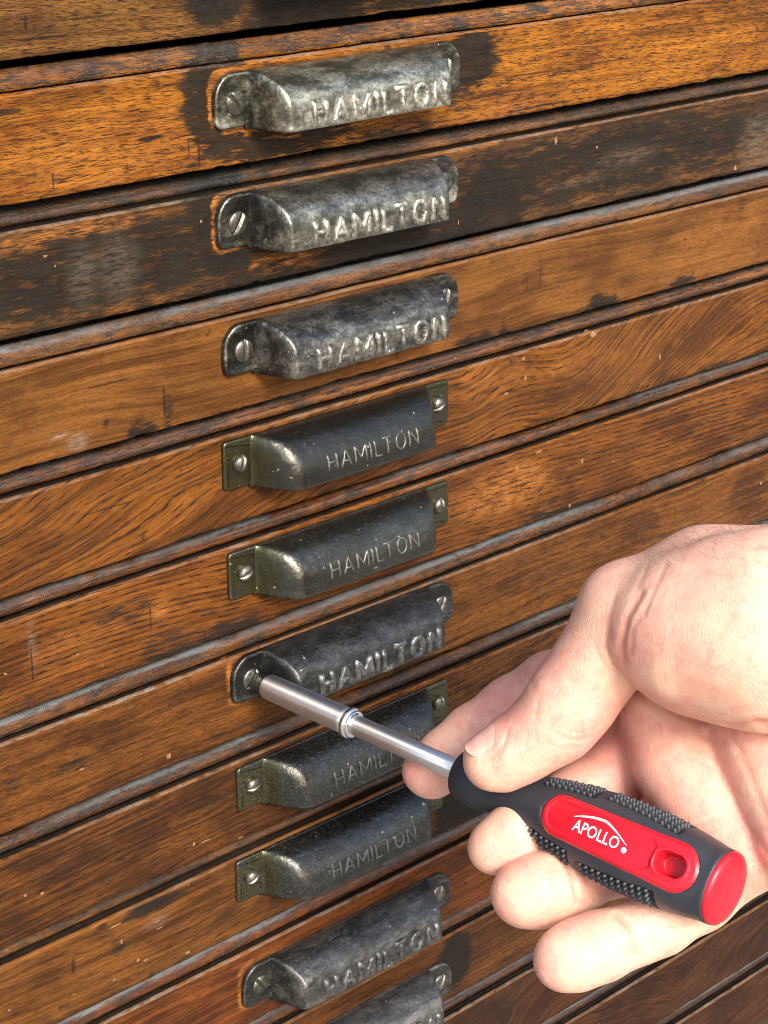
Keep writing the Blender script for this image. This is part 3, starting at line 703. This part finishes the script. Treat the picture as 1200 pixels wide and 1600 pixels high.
F = [(idx[i, j], idx[i+1, j], idx[i+1, j+1], idx[i, j+1]) for i in range(len(ss)-1) for j in range(len(bs)-1) if keep[i, j] and keep[i+1, j] and keep[i, j+1] and keep[i+1, j+1]]
inlay = mesh_obj("inlay", V, F, red, driver)
v, f = text_mesh("APOLLO", 1.0, 0.02, 0.0, 0.012, 1.02)
x0, x1, y0, y1 = v[:, 0].min(), v[:, 0].max(), v[:, 1].min(), v[:, 1].max()
LS0, LS1 = 129.0, 144.0
s = LS0+(v[:, 0]-x0)/(x1-x0)*(LS1-LS0); b = -2.2+(v[:, 1]-y0)/(y1-y0)*3.3
c = inlay_c(s, b)+.03+(v[:, 2]-v[:, 2].min())*2
LV = [tuple(p) for p in np.stack([s, b, c], 1)]; LF = list(f)
# arc sweeping over the word and the round dot after it
base = len(LV); N = 40
for i in range(N):
    t = i/(N-1); sc = 128.2+t*18.0; bc = 1.35+2.15*math.sin(min(1, t*1.02)*math.pi*0.93)**0.9-(1.9*max(0, t-.55)/.45)
    wd = 0.10+0.24*math.sin(math.pi*min(1, t*.95+.05))
    for q in (-wd, wd): LV.append((sc, bc+q, float(inlay_c(np.array([sc]), np.array([bc+q]))[0])+.06))
LF += [(base+2*i, base+2*i+1, base+2*i+3, base+2*i+2) for i in range(N-1)]
base = len(LV)
for i in range(16):
    t = 2*math.pi*i/16; sc, bc = 146.0+.8*math.cos(t), -1.5+.8*math.sin(t)
    LV.append((sc, bc, float(inlay_c(np.array([sc]), np.array([bc]))[0])+.06))
LF.append(tuple(range(base, base+16)))
mesh_obj("logo_lettering", LV, LF, white, inlay, False)
lathe("end_cap", [(168.5, 9.7), (170.1, 10.2), (170.9, 10.0), (171.5, 9.4), (171.9, 8.0), (172.2, 5.2), (172.3, 2.0), (172.35, .05)], red, driver, 64)

# ------------------------------------------------------------------ the hand: one continuous surface from a blended distance field
def cp(u, v, dep): return np.array([(u-600)/FPX*dep, -(v-800)/FPX*dep, -dep])      # in the viewer's axes, mm
RES = 0.85
lo_ = np.array([-2.0, -150.0, -612.0]); hi_ = np.array([190.0, 12.0, -452.0])
NX, NY, NZ = [int((hi_[i]-lo_[i])/RES)+1 for i in range(3)]
gx = (lo_[0]+RES*np.arange(NX)).astype(np.float32); gy = (lo_[1]+RES*np.arange(NY)).astype(np.float32); gz = (lo_[2]+RES*np.arange(NZ)).astype(np.float32)
BIG = np.float32(40.0)
def prim_cone(f, a, b, ra, rb, k, pad=9.0):
    a = np.array(a, np.float32); b = np.array(b, np.float32); R_ = max(ra, rb)+pad
    mn = np.minimum(a, b)-R_; mx = np.maximum(a, b)+R_
    i0 = [max(0, int((mn[i]-lo_[i])/RES)) for i in range(3)]; i1 = [min((NX, NY, NZ)[i], int((mx[i]-lo_[i])/RES)+2) for i in range(3)]
    if any(i1[i] <= i0[i] for i in range(3)): return
    X = gx[i0[0]:i1[0], None, None]; Y = gy[None, i0[1]:i1[1], None]; Z = gz[None, None, i0[2]:i1[2]]
    ab = b-a; L2 = float(ab@ab)+1e-6
    t = np.clip(((X-a[0])*ab[0]+(Y-a[1])*ab[1]+(Z-a[2])*ab[2])/L2, 0, 1)
    dd = np.sqrt((X-a[0]-t*ab[0])**2+(Y-a[1]-t*ab[1])**2+(Z-a[2]-t*ab[2])**2)-(ra+t*(rb-ra))
    sl = tuple(slice(i0[i], i1[i]) for i in range(3))
    f[sl] = smin(f[sl], dd, k)
def chain(pts, k=4.0):
    f = np.full((NX, NY, NZ), BIG, np.float32)
    for (p, q) in zip(pts[:-1], pts[1:]): prim_cone(f, cp(*p[:3]), cp(*q[:3]), p[3], q[3], k)
    return f
#        u     v    depth  radius
INDEX = [(1090, 1020, 566, 11.5), (960, 1040, 576, 10.8), (862, 1072, 586, 9.9), (800, 1108, 588, 9.5), (738, 1150, 586, 8.9), (700, 1182, 584, 8.7), (672, 1207, 582, 8.3)]
MIDDLE = [(1120, 1130, 556, 11.5), (1000, 1180, 558, 10.3), (900, 1250, 555, 9.2), (845, 1285, 550, 8.5), (800, 1310, 546, 9.0), (774, 1324, 545, 7.9)]
RING = [(1150, 1220, 548, 11.5), (1060, 1280, 550, 10.2), (960, 1345, 548, 9.5), (905, 1369, 543, 8.8), (865, 1383, 538, 9.6), (832, 1394, 535, 9.3), (812, 1399, 534, 8.3)]
LITTLE = [(1175, 1320, 536, 11), (1090, 1400, 532, 9.4), (1030, 1440, 529, 9.0), (992, 1459, 527, 8.2), (940, 1478, 524, 9.1), (898, 1493, 521, 8.7), (876, 1500, 520, 7.6)]
THUMB = [(764, 1190, 540, 7.2), (782, 1186, 540, 8.3), (820, 1163, 538, 9.3), (868, 1125, 535, 10.6), (900, 1085, 533, 11.0), (940, 1030, 530, 11.4), (984, 962, 526, 13.2)]
fing = None
for c in (INDEX, MIDDLE, RING, LITTLE):
    q = chain(c, 3.0); fing = q if fing is None else smin(fing, q, 0.9)
palm = np.full((NX, NY, NZ), BIG, np.float32)
for (a, b) in [((1090, 1010, 556, 13), (1330, 985, 520, 20)), ((1120, 1130, 552, 12.5), (1340, 1060, 518, 19)), ((1150, 1220, 546, 12), (1350, 1120, 518, 18)),
               ((1178, 1310, 534, 12), (1370, 1170, 514, 18)), ((1200, 1300, 528, 12), (1370, 1190, 510, 18)), ((1330, 1000, 515, 24), (1640, 900, 505, 26)), ((1350, 1100, 512, 20), (1640, 1000, 505, 26)),
               ((1120, 1130, 552, 11), (1178, 1310, 536, 11)), ((990, 1090, 566, 12), (1120, 1095, 552, 15)), ((930, 1150, 570, 10), (1060, 1150, 564, 12))]:
    prim_cone(palm, cp(*a[:3]), cp(*b[:3]), a[3], b[3], 7.0)
then = np.full((NX, NY, NZ), BIG, np.float32)
for (a, b) in [((984, 962, 526, 13.2), (1085, 985, 515, 20.0)), ((1085, 985, 515, 20.5), (1190, 985, 508, 24.5)), ((1190, 985, 508, 24.5), (1400, 960, 505, 26)), ((984, 962, 530, 12), (1100, 905, 530, 13)), ((1100, 905, 530, 13), (1330, 920, 525, 20))]:
    prim_cone(then, cp(*a[:3]), cp(*b[:3]), a[3], b[3], 8.0)
pad = chain([(1034, 1118, 548, 12), (1070, 1190, 542, 13), (1110, 1255, 535, 13), (1160, 1320, 528, 12.5)], 6.0)
pad2 = chain([(1180, 1120, 533, 13), (1215, 1200, 527, 14), (1265, 1290, 518, 16)], 6.0)
palm = smin(smin(palm, pad, 1.6), pad2, 1.8); del pad, pad2
thumb = chain(THUMB, 5.0)
tt = smin(then, thumb, 4.0)
body = smin(palm, fing, 5.0)
sd = smin(tt, body, 1.6)
del palm, then, thumb, tt, body, fing
# creases, pressed into the viewer's side: (points in the photograph, depth, width)
CREASE = [([(1000, 925), (978, 965), (968, 1010), (975, 1045), (990, 1075)], .9, 1.0), ([(948, 985), (946, 1010), (958, 1040), (985, 1070)], .7, .9), ([(1010, 940), (985, 985), (982, 1020)], .35, .8),
          ([(990, 1078), (1020, 1098), (1070, 1118), (1130, 1134), (1210, 1130)], .9, 1.3),
          ([(870, 1150), (900, 1158), (925, 1150)], .45, .8), ([(880, 1140), (905, 1146), (930, 1138)], .3, .7), ([(842, 1095), (838, 1120)], .25, .8),
          ([(812, 1030), (820, 1050), (832, 1070)], .5, .9), ([(806, 1036), (812, 1060)], .3, .8),
          ([(1085, 1130), (1110, 1165), (1130, 1215), (1160, 1275), (1200, 1335)], .5, 1.0), ([(1140, 1140), (1175, 1220), (1200, 1280)], .4, 1.0),
          ([(878, 1340), (893, 1368), (901, 1408)], 1.1, .9), ([(862, 1345), (870, 1370)], .2, .8), ([(962, 1428), (985, 1450), (996, 1492)], 1.2, .95), ([(985, 1425), (1003, 1455)], .25, .8),
          ([(838, 1262), (850, 1285), (848, 1312)], .9, .9), ([(792, 1143), (788, 1163), (775, 1181), (752, 1193)], .55, .6), ([(735, 1128), (748, 1150), (752, 1172)], .35, .9),
          ([(1015, 870), (1000, 905), (985, 935)], .3, .7), ([(1040, 880), (1018, 925), (1005, 960)], .3, .7), ([(960, 930), (950, 965), (955, 1000)], .25, .8), ([(930, 1010), (945, 1040), (975, 1062)], .3, .7),
          ([(915, 1180), (940, 1192), (965, 1190)], .4, .9), ([(870, 1090), (850, 1100)], .2, .7), ([(1180, 1130), (1230, 1150), (1300, 1140)], .6, 1.2), ([(1060, 1128), (1075, 1180), (1105, 1240)], .18, .9),
          ([(1100, 1150), (1140, 1160), (1180, 1190)], .22, .9), ([(860, 1165), (885, 1172), (905, 1166)], .2, .6), ([(800, 1200), (850, 1190), (890, 1170)], .08, 1.5),
          ([(908, 1352), (916, 1375), (922, 1402)], .3, .8), ([(1003, 1428), (1012, 1450), (1018, 1478)], .3, .8), ([(1050, 860), (1100, 890), (1180, 900)], .15, 2.5), ([(1060, 1010), (1090, 1040)], .12, 1.5)]
def polydist(px, py, pts):
    dm = np.full(px.shape, 1e9)
    for (p, q) in zip(pts[:-1], pts[1:]):
        ab = (q[0]-p[0], q[1]-p[1]); L2 = ab[0]**2+ab[1]**2+1e-9
        t = np.clip(((px-p[0])*ab[0]+(py-p[1])*ab[1])/L2, 0, 1)
        dm = np.minimum(dm, np.hypot(px-p[0]-t*ab[0], py-p[1]-t*ab[1]))
    return dm
def surface_nets(f):
    s = f < 0
    n = [d-1 for d in f.shape]
    def cr(i, j, k): return s[i:n[0]+i, j:n[1]+j, k:n[2]+k]
    cnt = sum(cr(i, j, k).astype(np.int8) for i in (0, 1) for j in (0, 1) for k in (0, 1))
    act = np.argwhere((cnt > 0) & (cnt < 8))
    idm = -np.ones(n, np.int32); idm[act[:, 0], act[:, 1], act[:, 2]] = np.arange(len(act))
    acc = np.zeros((len(act), 3)); num = np.zeros(len(act))
    corners = [(i, j, k) for i in (0, 1) for j in (0, 1) for k in (0, 1)]
    for a in corners:
        for ax_ in range(3):
            if a[ax_]: continue
            b = list(a); b[ax_] = 1
            fa = f[act[:, 0]+a[0], act[:, 1]+a[1], act[:, 2]+a[2]]; fb = f[act[:, 0]+b[0], act[:, 1]+b[1], act[:, 2]+b[2]]
            m_ = (fa < 0) != (fb < 0); t = np.where(m_, fa/np.where(m_, fa-fb, 1), 0)
            p = np.tile(np.array(a, float), (len(act), 1)); p[:, ax_] += t
            acc[m_] += p[m_]; num[m_] += 1
    V = lo_+RES*(act+acc/num[:, None])
    F = []
    for ax_ in range(3):
        o1, o2 = [(1, 2), (2, 0), (0, 1)][ax_]
        sl0 = [slice(1, None)]*3; A = [slice(1, n[i]) for i in range(3)]; A[ax_] = slice(0, n[ax_]); B = list(A); B[ax_] = slice(1, n[ax_]+1)
        s0, s1 = s[tuple(A)], s[tuple(B)]
        e_ = np.argwhere(s0 != s1); off = np.array([A[i].start for i in range(3)]); flip = s0[e_[:, 0], e_[:, 1], e_[:, 2]]; e_ = e_+off
        def idx_(d1, d2):
            q = e_.copy(); q[:, o1] -= d1; q[:, o2] -= d2; return idm[q[:, 0], q[:, 1], q[:, 2]]
        quad = np.stack([idx_(1, 1), idx_(0, 1), idx_(0, 0), idx_(1, 0)], 1)
        quad[~flip] = quad[~flip][:, ::-1]
        F.append(quad)
    return V, np.vstack(F)
HV, HF = surface_nets(sd)
# relax, then press in the creases on the side that faces the viewer
def neighbours_smooth(V, F, it, lam):
    e_ = np.vstack([F[:, [0, 1]], F[:, [1, 2]], F[:, [2, 3]], F[:, [3, 0]]]); e_ = np.vstack([e_, e_[:, ::-1]])
    deg = np.bincount(e_[:, 0], minlength=len(V)).astype(float)
    for _ in range(it):
        a = np.stack([np.bincount(e_[:, 0], V[e_[:, 1], c], len(V)) for c in range(3)], 1)/deg[:, None]
        V = V+lam*(a-V)
    return V
HV = neighbours_smooth(HV, HF, 3, .5)
nrm = np.cross(HV[HF[:, 2]]-HV[HF[:, 0]], HV[HF[:, 3]]-HV[HF[:, 1]])
vn = np.zeros_like(HV)
for j in range(4): np.add.at(vn, HF[:, j], nrm)
vn /= np.linalg.norm(vn, axis=1)[:, None]+1e-9
pu = 600+HV[:, 0]/-HV[:, 2]*FPX; pv_ = 800-HV[:, 1]/-HV[:, 2]*FPX
front = np.clip(vn[:, 2]*2.5, 0, 1)
cre = np.zeros(len(HV)); disp = np.zeros(len(HV))
for (pts, dep, wd) in CREASE:
    g = np.exp(-(polydist(pu, pv_, pts)/(wd*5.8))**2)
    disp -= dep*.75*g*front; cre = np.maximum(cre, np.exp(-(polydist(pu, pv_, pts)/(wd*3.6))**2)*front*min(1, dep*1.2))
rsn = np.random.RandomState(3)
for _ in range(14):                           # soft unevenness of flesh
    k_ = rsn.randn(3)*0.13; disp += 0.09*np.sin(HV@k_+rsn.rand()*6.3)
HV = HV+vn*disp[:, None]
fl = np.zeros(len(HV))  # pink of the flesh, plus painted shade between fingers and palm
for (u, v, r, s_) in [(655, 1215, 55, .7), (780, 1100, 70, .75), (850, 1060, 60, .6), (790, 1330, 45, .6), (850, 1395, 42, .75), (945, 1480, 48, .85), (750, 1310, 22, .5), (850, 1515, 30, .6), (790, 1425, 28, .6), (940, 1160, 70, 1.0), (1000, 1000, 50, .5), (1075, 1200, 80, .4),
                      (920, 1370, 40, .5), (1000, 1460, 60, .4), (830, 1200, 60, .35), (1030, 960, 40, .55), (880, 1180, 50, .45), (1160, 1330, 80, .45)]:
    fl = np.maximum(fl, s_*np.exp(-((pu-u)**2+(pv_-v)**2)/(r*r)))
HC = cp(1250, 1000, 512)
person = empty("person", CAM+CR.T@np.array([HC[0], -HC[1], -HC[2]]))
tag(person, "right hand, palm to the viewer, thumb and curled fingers gripping the screwdriver", "person")
TOW = np.array([CR[0], -CR[1], -CR[2]]).T      # viewer axes -> world axes
skin = skin_mat()
hand = mesh_obj("hand", (TOW@(HV-HC).T).T, HF, skin, person)
for nm, arr in (('crease', cre), ('flush_shade', fl)):
    at = hand.data.attributes.new(nm, 'FLOAT', 'POINT'); at.data.foreach_set('value', arr.astype(np.float32))
# thumbnail: laid on the skin of the thumb tip
a0, a1 = cp(*THUMB[2][:3]), cp(*THUMB[0][:3]); tx = a1-a0; tx /= np.linalg.norm(tx)
nz_ = np.array([-.52, .74, .48]); nz_ -= (nz_@tx)*tx; nz_ /= np.linalg.norm(nz_); ty = np.cross(nz_, tx)
cen = cp(772, 1188, 540)
def skin_radius(c, dr):
    rr = np.arange(2.0, 14.0, .1); P = (c[None]+dr[None]*rr[:, None]-lo_)/RES
    i = np.floor(P).astype(int); f = P-i; val = 0
    for q in range(8):
        o3 = np.array([q & 1, (q >> 1) & 1, q >> 2]); wq = np.prod(np.where(o3, f, 1-f), axis=1)
        val = val+wq*sd[i[:, 0]+o3[0], i[:, 1]+o3[1], i[:, 2]+o3[2]]
    k_ = np.argmax(val > 0); return rr[k_] if val.max() > 0 else 8.0
V = []; NA, NB = 14, 13
for i in range(NA):
    for j in range(NB):
        q = (j/(NB-1)-.5)*2; t = i/(NA-1)
        a = -3.9+t*7.6+(2.4*(1-q*q)-1.2 if t > .5 else -1.3*(1-q*q)*(1-2*t))*(abs(t-.5)*2)
        an = q*.60; dr = nz_*math.cos(an)+ty*math.sin(an)
        c = cen+tx*min(a, 3.2)
        r_ = skin_radius(c, dr) if a < 3.2 else skin_radius(cen+tx*3.2, dr)
        edge_ = max(abs(q)**4, (1-t)**5, .55*t**8)
        V.append(cen+tx*a+dr*(r_+.13-.50*edge_)-HC)
nailm = simple("nail", (.77, .43, .35), .33, 0, .1, 1.0, .1)
mesh_obj("thumbnail", (TOW@np.array(V).T).T, grid_faces(NA, NB), nailm, hand)
# fine hairs along the wrist and the back of the hand
hv = (pv_ < 890) & (pu > 975) & (pu < 1300) & (vn[:, 1] > .6)
cand = np.where(hv)[0]; V, F = [], []
for i in RNG.choice(cand, min(260, len(cand)), False):
    p = HV[i]; dirv = vn[i]*.45+np.array([-.9+RNG.randn()*.35, .25+RNG.randn()*.3, RNG.randn()*.4]); dirv /= np.linalg.norm(dirv)
    L_ = 3+RNG.rand()*6; bend = RNG.randn(3)*.5+np.array([0, -.12, 0]); base = len(V)
    for q in range(5):
        t = q/4; c = p+dirv*L_*t+bend*L_*t*t; r = .032*(1-t*.7)
        for m_ in range(3): V.append(c+r*np.array([math.cos(m_*2.094), math.sin(m_*2.094), math.sin(m_*2.094+1)])-HC)
    for q in range(4):
        for m_ in range(3): F.append((base+q*3+m_, base+q*3+(m_+1) % 3, base+q*3+3+(m_+1) % 3, base+q*3+3+m_))
hr = mesh_obj("wrist_hair", (TOW@np.array(V).T).T, F, simple("hair", (.11, .075, .055), .5), hand); hr['kind'] = 'stuff'
